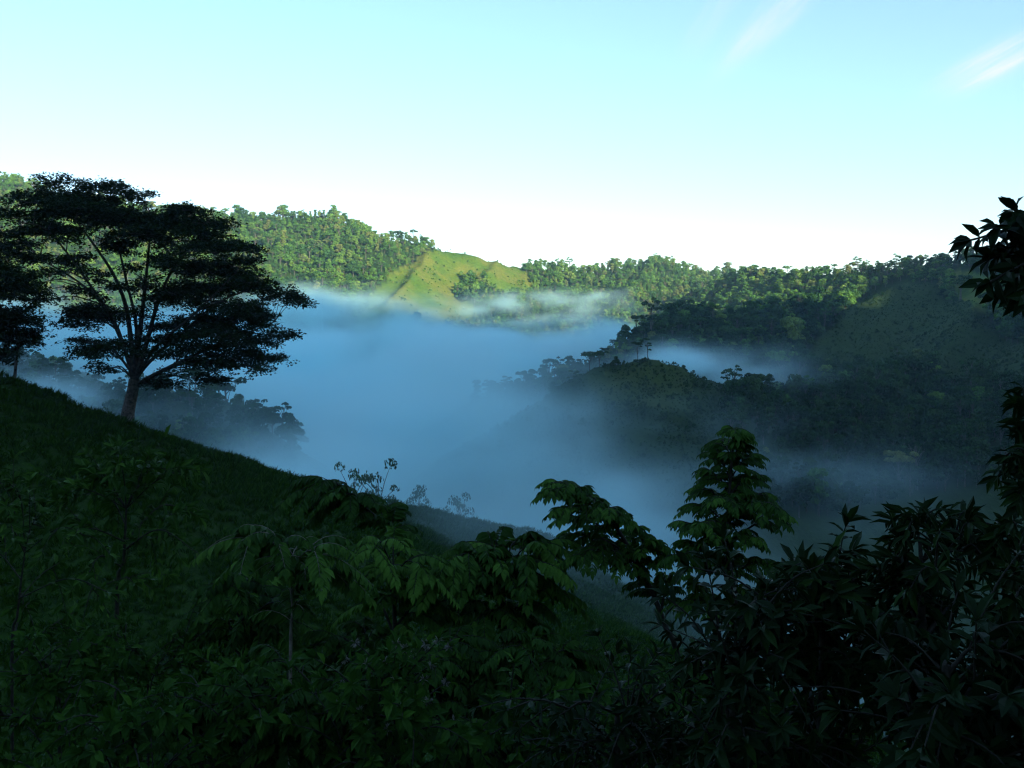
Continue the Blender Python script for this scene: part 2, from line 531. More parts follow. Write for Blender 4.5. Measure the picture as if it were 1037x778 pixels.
def scatter():
    """Tree positions over the wooded slopes, thinned to those that could be seen from about the camera's place."""
    n = 270000
    # uniform in plan over the view wedge
    y = np.sqrt(rng.uniform(300 ** 2, 1620 ** 2, n))
    px = rng.uniform(-90, 1130, n)
    x = (px - CX) / F * y
    z = height(x, y)
    keep = (z > -70)
    # facing the camera: slope of the ground towards the viewer
    e = 6.0
    gy = (height(x, y + e, False) - height(x, y - e, False)) / (2 * e)
    keep &= (gy > -.05) | (rng.random(n) < .35)
    keep &= ~cleared(x, y)
    keep &= ~((px > 312) & (px < 480) & (y < 700))
    keep &= ~((px > 300) & (px < 735) & (y < 465))
    keep &= ~((px > 345) & (px < 412) & (y < 935))
    # the near grassy spur carries no forest
    keep &= ~((y < 330) & (px > 310))
    x, y, z = x[keep], y[keep], z[keep]
    # visible test: march from the eye to the tree top
    top = z + 16
    vis = np.ones(len(x), bool)
    for f in np.linspace(.25, .97, 26):
        vis &= height(x * f, y * f, False) < top * f + 6
    x, y, z = x[vis], y[vis], z[vis]
    # minimum spacing by a coarse hash
    order = rng.permutation(len(x))
    cell = {}
    out = []
    sp = 4.3
    for i in order:
        kx, ky = int(x[i] // sp), int(y[i] // sp)
        ok = True
        for a in (-1, 0, 1):
            for b in (-1, 0, 1):
                for j in cell.get((kx + a, ky + b), ()):
                    if (x[j] - x[i]) ** 2 + (y[j] - y[i]) ** 2 < sp * sp:
                        ok = False
        if ok:
            cell.setdefault((kx, ky), []).append(i); out.append(i)
    out = np.array(out)
    return x[out], y[out], z[out]


FX, FY, FZ = scatter()
FPX = FX / FY * F + CX
print('forest trees', len(FX))
f_idx = rng.choice(len(FORMS), len(FX), p=[.21, .15, .15, .07, .08, .11, .12, .11])
f_scl = rng.uniform(.55, 1.1, len(FX)) * np.where(rng.random(len(FX)) < .12, 1.35, 1)
f_scl *= np.where(FY > 820, .76, 1.0) * np.clip(1 + .45 * fbm(FX / 55, FY / 55, 4.4, 3), .55, 1.5)
# the knoll, the foggy spur tip and the scrubby mound carry only low bushes
spurtip = (FPX > 430) & (FPX < 640) & (FY >= 470) & (FY < 680)
f_scl[spurtip] *= .62
mist = (FPX < 330) & (FY < 680)
f_scl[mist] *= .8
f_rot = rng.uniform(0, 6.283, len(FX))

# the nearest and largest stand as trees of their own, the rest is one far-off wood
# shade-darkened copies mostly on the valley sides, paler leaves on the sunlit ridges
shade_odds = np.clip(.95 - (FY - 300) / 1500 - .006 * np.clip(FZ, -40, 90) + .35 * fbm(FX / 90, FY / 90, 6.6, 3), .12, .95)
shade_odds = np.where(FY > 900, shade_odds * .35, shade_odds)
darkened = rng.random(len(FX)) < shade_odds
FTOP = HOR - (FZ + np.array([FORMS[i][1] for i in f_idx]) * f_scl) / FY * F
app = np.array([FORMS[i][2] for i in f_idx]) * f_scl / FY
app = app * (1 - 0.0 * (FPX < 0)) * ((FPX > -10) & (FPX < 1047)) * (np.array([FORMS[i][0] for i in f_idx]) != 'bush')
single = np.zeros(len(FX), bool)
single[np.argsort(-app)[:240]] = True


def zone(px, y, top):
    if px < 330 and y < 600: return ('dim forest tree in mist on the wooded hill behind the big spreading tree', 'trees on the misty hill behind the big tree')
    if y > 860: return ('small forest tree on the far ridge under the white sky', 'trees of the far ridge')
    if px < 760 and y > 500: return ('dark forest tree on the shaded spur that runs down left into the fog', 'trees on the shaded middle spur')
    if y < 500: return ('dark forest tree low on the shaded right slope beside the fog', 'trees low on the right slope')
    return ('dark blue-green forest tree high on the shaded right valley slope', 'trees high on the right slope')


for i in np.nonzero(single)[0]:
    form, h, sp, cr, tk, me = variants[f_idx[i] + (8 if darkened[i] else 0)]
    lab, grp = zone(FPX[i], FY[i], FTOP[i])
    t = empty('forest_tree', (FX[i], FY[i], FZ[i] - .3), lab, 'tree', grp, float(f_rot[i]), float(f_scl[i]))
    link('trunk', tk, t); link('crown', cr, t)


def instancer(name, pts, idx, rot, scl, meshes, label, cat):
    """One object of many scattered plants, instanced by geometry nodes on its vertices."""
    me = bpy.data.meshes.new(name)
    me.vertices.add(len(pts)); me.vertices.foreach_set('co', np.asarray(pts, np.float32).ravel())
    for an, ty, av in (('variant', 'INT', np.asarray(idx, np.int32)), ('turn', 'FLOAT', np.asarray(rot, np.float32)), ('size', 'FLOAT', np.asarray(scl, np.float32))):
        me.attributes.new(an, ty, 'POINT').data.foreach_set('value', av)
    o = link(name, me)
    ng = bpy.data.node_groups.new(name, 'GeometryNodeTree')
    ng.interface.new_socket('Geometry', in_out='INPUT', socket_type='NodeSocketGeometry')
    ng.interface.new_socket('Geometry', in_out='OUTPUT', socket_type='NodeSocketGeometry')
    N, Lk = ng.nodes, ng.links
    gi, go = N.new('NodeGroupInput'), N.new('NodeGroupOutput')
    jn = N.new('GeometryNodeJoinGeometry')
    for k in reversed(range(len(meshes))):
        src = bpy.data.objects.new(name + '_source', meshes[k])
        oi = N.new('GeometryNodeObjectInfo'); oi.inputs['Object'].default_value = src
        oi.inputs['As Instance'].default_value = True
        Lk.new(oi.outputs['Geometry'], jn.inputs[0])
    ip = N.new('GeometryNodeInstanceOnPoints'); ip.inputs['Pick Instance'].default_value = True

    def attr(an, ty):
        a = N.new('GeometryNodeInputNamedAttribute'); a.data_type = ty; a.inputs['Name'].default_value = an
        return a.outputs['Attribute']
    cx = N.new('ShaderNodeCombineXYZ'); Lk.new(attr('turn', 'FLOAT'), cx.inputs['Z'])
    er = N.new('FunctionNodeEulerToRotation'); Lk.new(cx.outputs[0], er.inputs[0])
    cs = N.new('ShaderNodeCombineXYZ'); sa = attr('size', 'FLOAT')
    for ax in 'XYZ': Lk.new(sa, cs.inputs[ax])
    Lk.new(gi.outputs[0], ip.inputs['Points']); Lk.new(jn.outputs[0], ip.inputs['Instance'])
    Lk.new(attr('variant', 'INT'), ip.inputs['Instance Index']); Lk.new(er.outputs[0], ip.inputs['Rotation']); Lk.new(cs.outputs[0], ip.inputs['Scale'])
    Lk.new(ip.outputs[0], go.inputs[0])
    md = o.modifiers.new('scatter', 'NODES'); md.node_group = ng
    return tag(o, label, cat, kind='stuff')


rest = ~single
instancer('far_forest', np.stack([FX, FY, FZ - .3], -1)[rest], (f_idx + 8 * darkened)[rest], f_rot[rest], f_scl[rest], [v[5] for v in variants],
          'far-off green wood covering the ridges around the valley', 'forest')

# scattered bushes in the sunlit pastures
n = 9000
by = rng.uniform(960, 1240, n); bpx = rng.uniform(355, 545, n); bx = (bpx - CX) / F * by
ok = (inside(CLEAR_SPUR, bx, by) | inside(CLEAR_TOP, bx, by)) & (fbm(bx / 25, by / 25, 1.0, 3) + .5 * rng.normal(size=n) > .8)
bx, by = bx[ok][:330], by[ok][:330]
instancer('pasture_bushes', np.stack([bx, by, height(bx, by) - .2], -1), np.full(len(bx), 0), rng.uniform(0, 6.28, len(bx)), rng.uniform(.10, .42, len(bx)),
          [variants[6][5]], 'scattered bushes and fern clumps in the sunlit clearing', 'scrub')

# low scrub on the knoll, the spur tip and the mound
n = 110000
sy = rng.uniform(330, 880, n); spx = rng.uniform(430, 1060, n); sx_ = (spx - CX) / F * sy
ok = inside(CLEAR_MOUND, sx_, sy) | ((spx < 740) & (sy < 470)) | ((spx < 640) & (sy > 470) & (sy < 640))
sx_, sy = sx_[ok], sy[ok]
sz = height(sx_, sy)
ok = (sz > -75) & (fbm(sx_ / 14, sy / 14, 2.0, 3) + .35 * rng.normal(size=len(sx_)) > -.25)
for f in np.linspace(.3, .97, 16):
    ok &= height(sx_ * f, sy * f, False) < (sz + 3) * f + 4
sx_, sy, sz = sx_[ok][:26000], sy[ok][:26000], sz[ok][:26000]
print('scrub', len(sx_))
instancer('hillside_scrub', np.stack([sx_, sy, sz - .2], -1), np.where(rng.random(len(sx_)) < .8, 0, 1), rng.uniform(0, 6.28, len(sx_)), rng.uniform(.06, .15, len(sx_)) * np.where(rng.random(len(sx_)) < .025, 2.6, 1),
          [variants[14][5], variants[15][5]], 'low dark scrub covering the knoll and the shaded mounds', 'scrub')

# ------------------------------------------------------------------ trees one can tell apart, on the knoll and the spur in the fog
MID = {}
for k, (form, h, sp, npr) in enumerate([('umbrella', 17, 5.0, 34), ('sparse', 17, 5.0, 30), ('round', 10, 4.2, 42), ('tall', 15, 3.6, 40), ('umbrella', 11, 4.6, 30)]):
    (cv, cf, ct), (tv, tf) = make_forest_tree(300 + k, h, sp, form, .62, npr * 1.5)
    MID[k] = (h, mesh_from('crown', cv, cf, [M_FOREST_SHADE], attrs={'tint': ct}), mesh_from('trunk', tv, [tf], [M_FTRUNK], True))

KNOLL = [  # px of the foot, py of the foot, py of the top, distance, kind, label
    (646, 366, 343, 432, 0, 'dark flat-topped tree standing tallest on top of the grassy knoll in the fog'),
    (656, 364, 336, 436, 1, 'thin pale bare-stemmed tree right behind the tallest tree on the knoll'),
    (597, 386, 362, 424, 4, 'small spreading tree on the left shoulder of the grassy knoll'),
    (607, 382, 360, 428, 4, 'leaning small tree second from left on the knoll shoulder'),
    (583, 392, 366, 440, 1, 'bare thin tree on the fog edge left of the knoll'),
    (624, 374, 362, 424, 2, 'low bushy tree halfway up the knoll crest'),
    (560, 403, 388, 412, 2, 'round dark tree at the foggy left tip of the knoll'),
    (692, 370, 360, 440, 2, 'low bushy tree on the right edge of the knoll top'),
    (702, 377, 363, 446, 3, 'narrow small tree at the right end of the knoll crest'),
    (735, 392, 368, 470, 0, 'dark flat-topped tree beyond the right end of the knoll'),
    (556, 384, 350, 560, 0, 'wide umbrella tree at the lower end of the spur above the fog'),
    (510, 396, 368, 525, 1, 'thin open-crowned tree standing in the fog at the spur tip'),
    (497, 400, 376, 515, 4, 'flat small tree farthest left in the fog beyond the spur tip'),
    (530, 389, 367, 545, 4, 'small hazy umbrella tree between two trees in the fog'),
    (612, 362, 345, 605, 0, 'broad dark tree on the spur crest left of the knoll'),
    (585, 372, 358, 585, 2, 'round hazy tree on the low spur crest'),
    (633, 348, 323, 632, 2, 'dense dark round tree at the step of the spur crest'),
    (645, 340, 310, 640, 0, 'flat-topped dark tree raised above the step of the spur'),
]
for (px, fy, ty, Y, k, lab) in KNOLL:
    x = (px - CX) / F * Y
    z = ground(x, Y)
    h, cr, tk = MID[k]
    want = (fy - ty) / F * Y * (.9 if Y > 500 else .95)
    t = empty('valley_tree', (x, Y, z - .2), lab, 'tree', 'trees standing in the fog around the knoll', px * 1.7, want / h)
    link('trunk', tk, t); link('crown', cr, t)

# small pale trees on the near spur's skyline
SPUR = [(358, 486, 456, 212, 'pale thin tree first from the left on the near spur skyline against fog', 4),
        (384, 493, 452, 224, 'bare whitish tree with few leaves second on the near spur skyline', 1),
        (424, 503, 476, 240, 'small open flat-crowned tree third on the near spur skyline', 4),
        (465, 513, 484, 258, 'small umbrella-shaped pale green tree farthest right on the near spur skyline', 0)]
(cv, cf, ct), (tv, tf) = make_forest_tree(411, 6, 2.6, 'sparse', .24, 75)
(cv2, cf2, ct2), (tv2, tf2) = make_forest_tree(412, 6, 2.8, 'sparse', .24, 90)
SM = [(mesh_from('crown', cv, cf, [M_FOREST_SHADE], attrs={'tint': ct}), mesh_from('trunk', tv, [tf], [M_FTRUNK], True)),
      (mesh_from('crown', cv2, cf2, [M_FOREST_SHADE], attrs={'tint': ct2}), mesh_from('trunk', tv2, [tf2], [M_FTRUNK], True))]
for k, (px, fy, ty, Y, lab, kk) in enumerate(SPUR):
    x = (px - CX) / F * Y
    gz_ = ground(x, Y)
    t = empty('spur_tree', (x, Y, gz_ - .1), lab, 'tree', 'small trees on the near spur', px * .9, max(.6, ((HOR - ty) / F * Y - gz_) / 7.2))
    t.scale = (t.scale[0] * .68, t.scale[1] * .68, t.scale[2] * 1.1)
    cr, tk = SM[0 if k in (0, 1) else 1]
    link('trunk', tk, t); link('crown', cr, t)


# ------------------------------------------------------------------ the big spreading tree and its neighbour
def spreading_tree(name, label, base_px, Y0, limbs, plates, trunk_r, dens, seed, depth):
    rg = np.random.default_rng(seed)
    base = P(*base_px, Y0)
    base[2] = ground(base[0], base[1])
    root = empty(name, base, label, 'tree')
    tb, lv, lb = Tubes(), Leaves(True), Tubes()
    nodes = []
    for li, (pts, dy, r0, r1) in enumerate(limbs):
        n = len(pts)
        w = np.array([P(px, py, Y0 + dy * (k / (n - 1)) ** 1.2) for k, (px, py) in enumerate(pts)])
        if li == 0: w[0] = base - np.array((0, 0, .4))
        c = smooth_line(w, 18)
        rad = r0 + (r1 - r0) * np.linspace(0, 1, 18) ** .8
        if li == 0: rad = rad * (1 + .55 * np.exp(-np.linspace(0, 1, 18) * 9))
        (tb if li == 0 else lb).add(c, rad, 9)
        if li: nodes.append(np.hstack([c, rad[:, None]]))
    nodes = np.vstack(nodes)
    for (px, py, hw) in plates:
        for rep in range(2):
            dy = rg.uniform(-1, 1) * depth * (1 if rep else .45)
            c0 = P(px + rg.normal() * 5, py + rg.normal() * 4, Y0 + dy)
            rr = hw / F * Y0 * (1 if rep == 0 else .85)
            # branch from the nearest limb point that lies below the plate
            d = np.linalg.norm(nodes[:, :3] - c0, axis=1) + 2.0 * np.maximum(nodes[:, 2] - c0[2] + .6, 0)
            j = int(np.argmin(d)); s0 = nodes[j, :3]
            mid = (s0 + c0) / 2 + np.array((0, 0, .12 * np.linalg.norm(c0 - s0))) + rg.normal(size=3) * .2
            lb.add(smooth_line([s0, mid, c0 - np.array((0, 0, .15))], 8), np.linspace(min(nodes[j, 3] * .6, .10), .02, 8), 5)
            tilt = rg.normal(size=2) * .13
            # radiating twigs
            tips = []
            for q in range(9):
                a = q * .7 + rg.random() * .5
                e = c0 + np.array((math.cos(a), math.sin(a), rg.normal() * .08)) * rr * (.6 + .5 * rg.random())
                e[2] -= .06 * rr
                lb.add(smooth_line([c0 - np.array((0, 0, .15)), (c0 + e) / 2 + np.array((0, 0, .12)), e], 5), np.linspace(.025, .008, 5), 4)
                tips.append(e)
            # sprays of leaves: small clusters strung over the plate
            ncl = int(dens * rr * rr)
            for q in range(max(ncl, 6)):
                a = rg.random() * 6.283; ra = rr * math.sqrt(rg.random()) * (1.0 + .18 * math.sin(3 * a + px))
                cc = c0 + np.array((math.cos(a) * ra, math.sin(a) * ra, tilt[0] * math.cos(a) * ra + tilt[1] * math.sin(a) * ra + .26 * rr * (1 - (ra / rr) ** 2) * rg.random() - .10 * rr * (ra / rr) ** 2 + rg.normal() * .16))
                m = 13
                dirs = norm(rg.normal(size=(m, 3)) * np.array((1, 1, .35)) + np.array((math.cos(a), math.sin(a), -.15)) * .5)
                pos = cc + rg.normal(size=(m, 3)) * np.array((.34, .34, .12))
                w = np.cross(dirs, norm(np.array((0, 0, 1)) + .5 * rg.normal(size=(m, 3))))
                L = .24 + .16 * rg.random(m)
                lv.add(pos, dirs, w, L, L * .62, np.clip(.45 + .25 * rg.normal() + .15 * rg.normal(size=m), 0, 1))
    tr = tb.build('trunk', M_BIGBARK, root, base)
    lo = lb.build('limbs', M_BIGLIMB, tr, (0, 0, 0)); 
    lo.data.transform(__import__('mathutils').Matrix.Translation(-Vector(base)))
    lv.build('crown', M_BIG, root, base)
    return root


BIG_LIMBS = [
    ([(128, 432), (130, 416), (134, 398), (136, 384)], 0, .72, .55),
    ([(136, 386), (133, 350), (128, 312), (116, 280), (98, 252), (76, 222)], -3, .34, .08),
    ([(136, 386), (141, 342), (146, 300), (150, 260), (154, 218)], 2, .36, .07),
    ([(137, 386), (150, 342), (162, 300), (182, 262), (212, 236)], -2, .32, .07),
    ([(136, 392), (156, 380), (192, 362), (232, 345), (278, 326)], 1, .30, .06),
    ([(137, 384), (152, 366), (186, 336), (222, 306), (262, 290)], 4, .26, .06),
    ([(135, 384), (125, 350), (106, 312), (80, 286), (40, 262)], 2, .28, .06),
    ([(134, 378), (112, 352), (86, 346)], -3, .16, .05),
    ([(136, 380), (138, 330), (128, 285), (120, 250), (110, 215)], 5, .24, .06),
    ([(136, 384), (160, 350), (200, 315), (240, 275)], -5, .22, .06),
    ([(135, 384), (118, 330), (92, 290), (50, 235), (20, 225)], -5, .22, .05),
]
BIG_PLATES = [(60, 192, 28), (98, 194, 30), (130, 204, 24), (30, 204, 28), (75, 212, 40), (120, 220, 40), (170, 222, 34), (205, 220, 30), (225, 230, 20),
              (150, 240, 42), (195, 246, 44), (235, 254, 28), (8, 220, 22), (40, 234, 34), (14, 264, 26), (48, 270, 22), (220, 274, 42), (254, 262, 14),
              (250, 285, 28), (190, 272, 24), (20, 290, 24), (225, 300, 46), (280, 306, 30), (300, 308, 12), (190, 312, 36), (250, 325, 38), (274, 340, 22), (215, 335, 38),
              (168, 328, 22), (100, 322, 28), (80, 324, 24), (95, 344, 24), (120, 350, 26), (150, 352, 28), (190, 352, 34), (245, 352, 34), (272, 365, 18),
              (230, 374, 28), (262, 376, 14), (200, 370, 24), (90, 358, 18), (100, 374, 16), (170, 380, 22), (214, 386, 18), (45, 188, 12), (115, 188, 14), (-10, 245, 26), (140, 222, 26),
              (22, 248, 22), (180, 228, 34), (200, 290, 30), (238, 268, 24), (176, 296, 20), (212, 322, 30), (244, 312, 26), (232, 342, 26),
              (70, 312, 20), (56, 218, 30), (90, 206, 36), (188, 214, 20), (265, 318, 16), (186, 364, 22), (256, 364, 16), (205, 262, 26), (36, 300, 16), (98, 298, 13), (136, 268, 12), (122, 318, 14), (152, 298, 13), (80, 262, 14), (160, 266, 14), (112, 246, 18), (90, 276, 17), (122, 288, 16), (146, 284, 15), (104, 318, 16), (138, 312, 15), (70, 262, 16), (128, 252, 18), (165, 300, 16), (82, 296, 15), (150, 330, 15), (60, 236, 22)]
spreading_tree('spreading_tree', 'big dark spreading tree with layered crown alone on the left grassy slope', (128, 432), 104, BIG_LIMBS, BIG_PLATES, .7, 10.5, 21, 9)
spreading_tree('hillside_tree', 'dark bushy tree cut off by the left edge beside the big spreading tree', (14, 373), 97,
               [([(14, 375), (17, 360), (20, 345)], 0, .16, .10), ([(20, 346), (26, 330), (36, 312)], 2, .08, .03), ([(19, 348), (8, 325), (-6, 295)], -2, .09, .03),
                ([(19, 350), (0, 335), (-40, 310)], 1, .09, .03), ([(16, 356), (4, 344), (-18, 338)], -1, .06, .02)],
               [(0, 300, 30), (22, 318, 24), (-22, 275, 36), (8, 336, 26), (-30, 325, 36), (36, 302, 12), (-10, 345, 24), (30, 335, 16), (4, 354, 18), (-18, 358, 20), (28, 348, 10), (10, 280, 24), (-5, 318, 30), (-40, 300, 40)], .2, 18, 22, 4)


# ------------------------------------------------------------------ grass on the near slopes
def tuft_mesh(seed, n, h):
    rg = np.random.default_rng(seed)
    lv = Leaves(True)
    a = rg.random(n) * 6.283
    c = np.stack([np.cos(a), np.sin(a), np.zeros(n)], -1) * (rg.random(n) * .35 * h)[:, None]
    d = norm(np.stack([np.cos(a) * .55, np.sin(a) * .55, np.ones(n)], -1) + .3 * rg.normal(size=(n, 3)))
    L = h * (.6 + .6 * rg.random(n))
    lv.add(c, d, np.cross(d, rg.normal(size=(n, 3))), L, L * .09 + .012, np.clip(.4 + .3 * rg.normal(size=n), 0, 1))
    v, f, t = lv.arrays()
    return mesh_from('tuft', v, f, [M_GRASS], attrs={'tint': t})


n = 100000
gy = np.where(rng.random(n) < .82, rng.uniform(14, 300, n), rng.uniform(5, 60, n))
gpx = np.where(gy < 60, rng.uniform(-250, 1500, n), rng.uniform(-200, 900, n))
gx = (gpx - CX) / F * gy
gz = height(gx, gy)
gv = np.ones(n, bool)
for f in np.linspace(.2, .95, 16):
    gv &= height(gx * f, gy * f) < (gz + .8) * f + .15
gv &= gz > gy * -.7
gx, gy, gz = gx[gv], gy[gv], gz[gv]
print('tufts', len(gx))
instancer('hill_grass', np.stack([gx, gy, gz - .03], -1), rng.integers(0, 3, len(gx)), rng.uniform(0, 6.28, len(gx)),
          rng.uniform(.6, 1.3, len(gx)) * np.clip(gy / 80, .7, 1.7), [tuft_mesh(60 + k, 26, .55) for k in range(3)],
          'dark green grass covering the near slopes', 'grass')


def weed_mesh(seed, n, h):
    rg = np.random.default_rng(seed)
    lv = Leaves(True)
    for k in range(7):
        a = rg.random() * 6.283
        base = np.array((math.cos(a), math.sin(a), 0)) * rg.random() * .4 * h
        tip = base + np.array((rg.normal() * .25, rg.normal() * .25, 1.0)) * h * rg.uniform(.5, 1.1)
        m = n // 7
        t = rg.random(m)[:, None]
        c = base + (tip - base) * t
        d = norm(rg.normal(size=(m, 3)) * np.array((1, 1, .3)) + np.array((0, 0, .25)))
        L = h * .28 * (.6 + .6 * rg.random(m))
        lv.add(c, d, np.cross(d, norm(np.array((0, 0, 1.)) + .4 * rg.normal(size=(m, 3)))), L, L * .38, np.clip(.4 + .25 * rg.normal(size=m), 0, 1))
    v, f, t = lv.arrays()
    return mesh_from('weed', v, f, [M_HERB], attrs={'tint': t})


n = 5000
wy_ = rng.uniform(40, 270, n); wpx = rng.uniform(-40, 640, n); wx_ = (wpx - CX) / F * wy_
wz_ = height(wx_, wy_)
ok = (fbm(wx_ / 9, wy_ / 9, 5.0, 3) + .4 * rng.normal(size=n) > .25)
for f in np.linspace(.2, .95, 16):
    ok &= height(wx_ * f, wy_ * f) < (wz_ + 1) * f + .2
wx_, wy_, wz_ = wx_[ok][:1500], wy_[ok][:1500], wz_[ok][:1500]
print('weeds', len(wx_))
instancer('hill_weeds', np.stack([wx_, wy_, wz_ - .05], -1), rng.integers(0, 3, len(wx_)), rng.uniform(0, 6.28, len(wx_)), rng.uniform(.5, 1.5, len(wx_)),
          [weed_mesh(90 + k, 70, .8) for k in range(3)], 'leafy weeds among the grass of the near slope', 'weeds')


# ------------------------------------------------------------------ foreground shrubs and young trees
class Plant:
    """A young tree or shrub: a stem from the ground, limbs to given tips, leaves along the limbs."""

    def __init__(s, name, label, cat, base_px, Y, leaf_mat, stem_mat=None, group=None, seed=0):
        s.rg = np.random.default_rng(seed)
        x = (base_px - CX) / F * Y
        s.base = np.array((x, Y, ground(x, Y)))
        s.root = empty(name, s.base, label, cat, group)
        s.tb, s.lv, s.tw = Tubes(), Leaves(), Tubes()
        s.lm, s.sm = leaf_mat, stem_mat or M_STEM
        s.Y = Y
        s.stem = None

    def trunk(s, pts, r0, r1):
        w = [s.base - np.array((0, 0, .15))] + [np.asarray(p) for p in pts]
        c = smooth_line(w, 20)
        s.tb.add(c, np.linspace(r0, r1, 20), 8)
        s.stem = c; s.stem_r = np.linspace(r0, r1, 20)

    def limb(s, tip, arch=.25, frac=None, via=None):
        """A limb from the stem to a tip, rising then bending over."""
        tip = np.asarray(tip, float)
        if frac is None:
            d = np.linalg.norm(s.stem - tip, axis=1) + 3 * np.maximum(s.stem[:, 2] - tip[2] + .15, 0)
            j = int(np.argmin(d))
        else:
            j = int(frac * 19)
        s0 = s.stem[j]
        L = np.linalg.norm(tip - s0)
        mid = [np.asarray(v) for v in via] if via else [s0 + (tip - s0) * .55 + np.array((0, 0, arch * L)) + s.rg.normal(size=3) * .03 * L]
        c = smooth_line([s0] + mid + [tip], 16)
        s.tb.add(c, np.linspace(min(s.stem_r[j] * .7, .02 + .012 * L), .004, 16), 6)
        return c

    def frond(s, p, d, L, n, leaflet, tint, droop=.5, width=.44):
        """A pinnate leaf: a drooping midrib with paired, hanging leaflets."""
        rg = s.rg
        d = norm(np.asarray(d, float))
        t = np.linspace(0, 1, 7)
        rach = p + d * (L * t)[:, None] + np.array((0, 0, -1)) * (droop * L * t ** 2)[:, None]
        s.tw.add(rach, np.linspace(.004, .0015, 7), 4)
        tt = np.linspace(.16, 1, n)
        pos = np.stack([np.interp(tt, t, rach[:, k]) for k in range(3)], -1)
        tan = norm(np.stack([np.interp(tt, t, np.gradient(rach[:, k])) for k in range(3)], -1))
        side = norm(np.cross(tan, np.array((0, 0, 1.))) + 1e-6)
        prof = (.65 + .5 * np.sin(np.pi * np.clip(tt * .9 + .05, 0, 1)))
        for sg in (-1, 1):
            a = side * sg * .85 + tan * .45 + np.array((0, 0, -.55)) + rg.normal(size=(n, 3)) * .14
            w = norm(np.cross(np.cross(a, tan), a) + rg.normal(size=(n, 3)) * .2)
            LL = leaflet * prof * (.85 + .3 * rg.random(n))
            s.lv.add(pos, a, w, LL, LL * width, np.clip(tint + rg.normal(size=n) * .10, 0, 1))
        LL = leaflet
        s.lv.add(pos[-1:], tan[-1:] + np.array((0, 0, -.3)), side[-1:], LL, LL * width, tint)

    def dress_fronds(s, c, n, L, pairs, leaflet, tint=.4, start=.3, tip_tint=.0, droop=.5):
        rg = s.rg
        ts = np.linspace(start, 1, n)
        for k, t in enumerate(ts):
            q = t * (len(c) - 1); i = min(int(q), len(c) - 2)
            p = c[i] + (c[i + 1] - c[i]) * (q - i)
            tan = norm(c[i + 1] - c[i])
            az = k * 2.4 + rg.normal() * .3
            u = norm(np.cross(tan, np.array((.1, .05, 1.)))); v = np.cross(u, tan)
            d = u * math.cos(az) + v * abs(math.sin(az)) * .5 + tan * (.45 + .6 * t)
            s.frond(p, d, L * (.75 + .45 * rg.random()) * (1 - .25 * t), pairs, leaflet, tint + tip_tint * t ** 3 + rg.normal() * .1, droop)

    def dress_leaves(s, c, n, L, tint=.4, start=.25, ratio=.34, whorl=2, tip=True, tip_tint=.15):
        """Simple leaves in opposite pairs along a limb, a whorl at its tip."""
        rg = s.rg
        for k, t in enumerate(np.linspace(start, 1, n)):
            q = t * (len(c) - 1); i = min(int(q), len(c) - 2)
            p = c[i] + (c[i + 1] - c[i]) * (q - i)
            tan = norm(c[i + 1] - c[i])
            u = norm(np.cross(tan, np.array((.13, .07, 1.)))); v = np.cross(u, tan)
            m = whorl if k < n - 1 or not tip else 6
            for q2 in range(m):
                a = k * 1.57 + q2 * 6.283 / m + rg.normal() * .25
                o = u * math.cos(a) + v * math.sin(a)
                d = o * .8 + tan * (.5 + .5 * (k == n - 1)) + np.array((0, 0, -.22)) + rg.normal(size=3) * .15
                w = np.cross(d, norm(tan + np.array((0, 0, .8)) + .35 * rg.normal(size=3)))
                LL = L * (.65 + .5 * rg.random())
                s.lv.add(p[None], d[None], w[None], LL, LL * ratio, float(np.clip(tint + tip_tint * t ** 2 + rg.normal() * .13, 0, 1)))

    def done(s, leaf_name='leaves'):
        st = s.tb.build('stem', s.sm, s.root, s.base)
        if s.tw.n: s.tw.build('leaf_stalks', s.sm, st, s.base)
        s.lv.build(leaf_name, s.lm, s.root, s.base)
        return s.root


def at_near(px, py, Y): return P(px, py, Y)


def pinnate_tree(label, base_px, Y, trunk_px, tips, L=.5, pairs=11, leaflet=.11, nf=9, tint=.4, seed=0, name='pinnate_sapling', tip_tint=.35, r=.04, arch=.22, start=.3, depth=.5, stem=None, droop=.55):
    p = Plant(name, label, 'young tree', base_px, Y, M_PIN, stem, 'feathery young trees in front of the camera', seed)
    p.trunk([P(a, b, Y) for a, b in trunk_px], r, r * .3)
    for (a, b) in tips:
        c = p.limb(P(a, b, Y + p.rg.uniform(-depth, depth)), arch)
        p.dress_fronds(c, nf, L, pairs, leaflet, tint, start, tip_tint, droop)
    c = p.stem
    p.dress_fronds(c, nf + 6, L * .9, pairs, leaflet, tint, .5, tip_tint, droop)
    for k in range(7):
        a = k * .9 + p.rg.random() * .4
        p.frond(c[-1], np.array((math.cos(a), math.sin(a), .55)), L * p.rg.uniform(.55, .85), pairs, leaflet * .9, tint + tip_tint * .8, droop)
    return p.done()


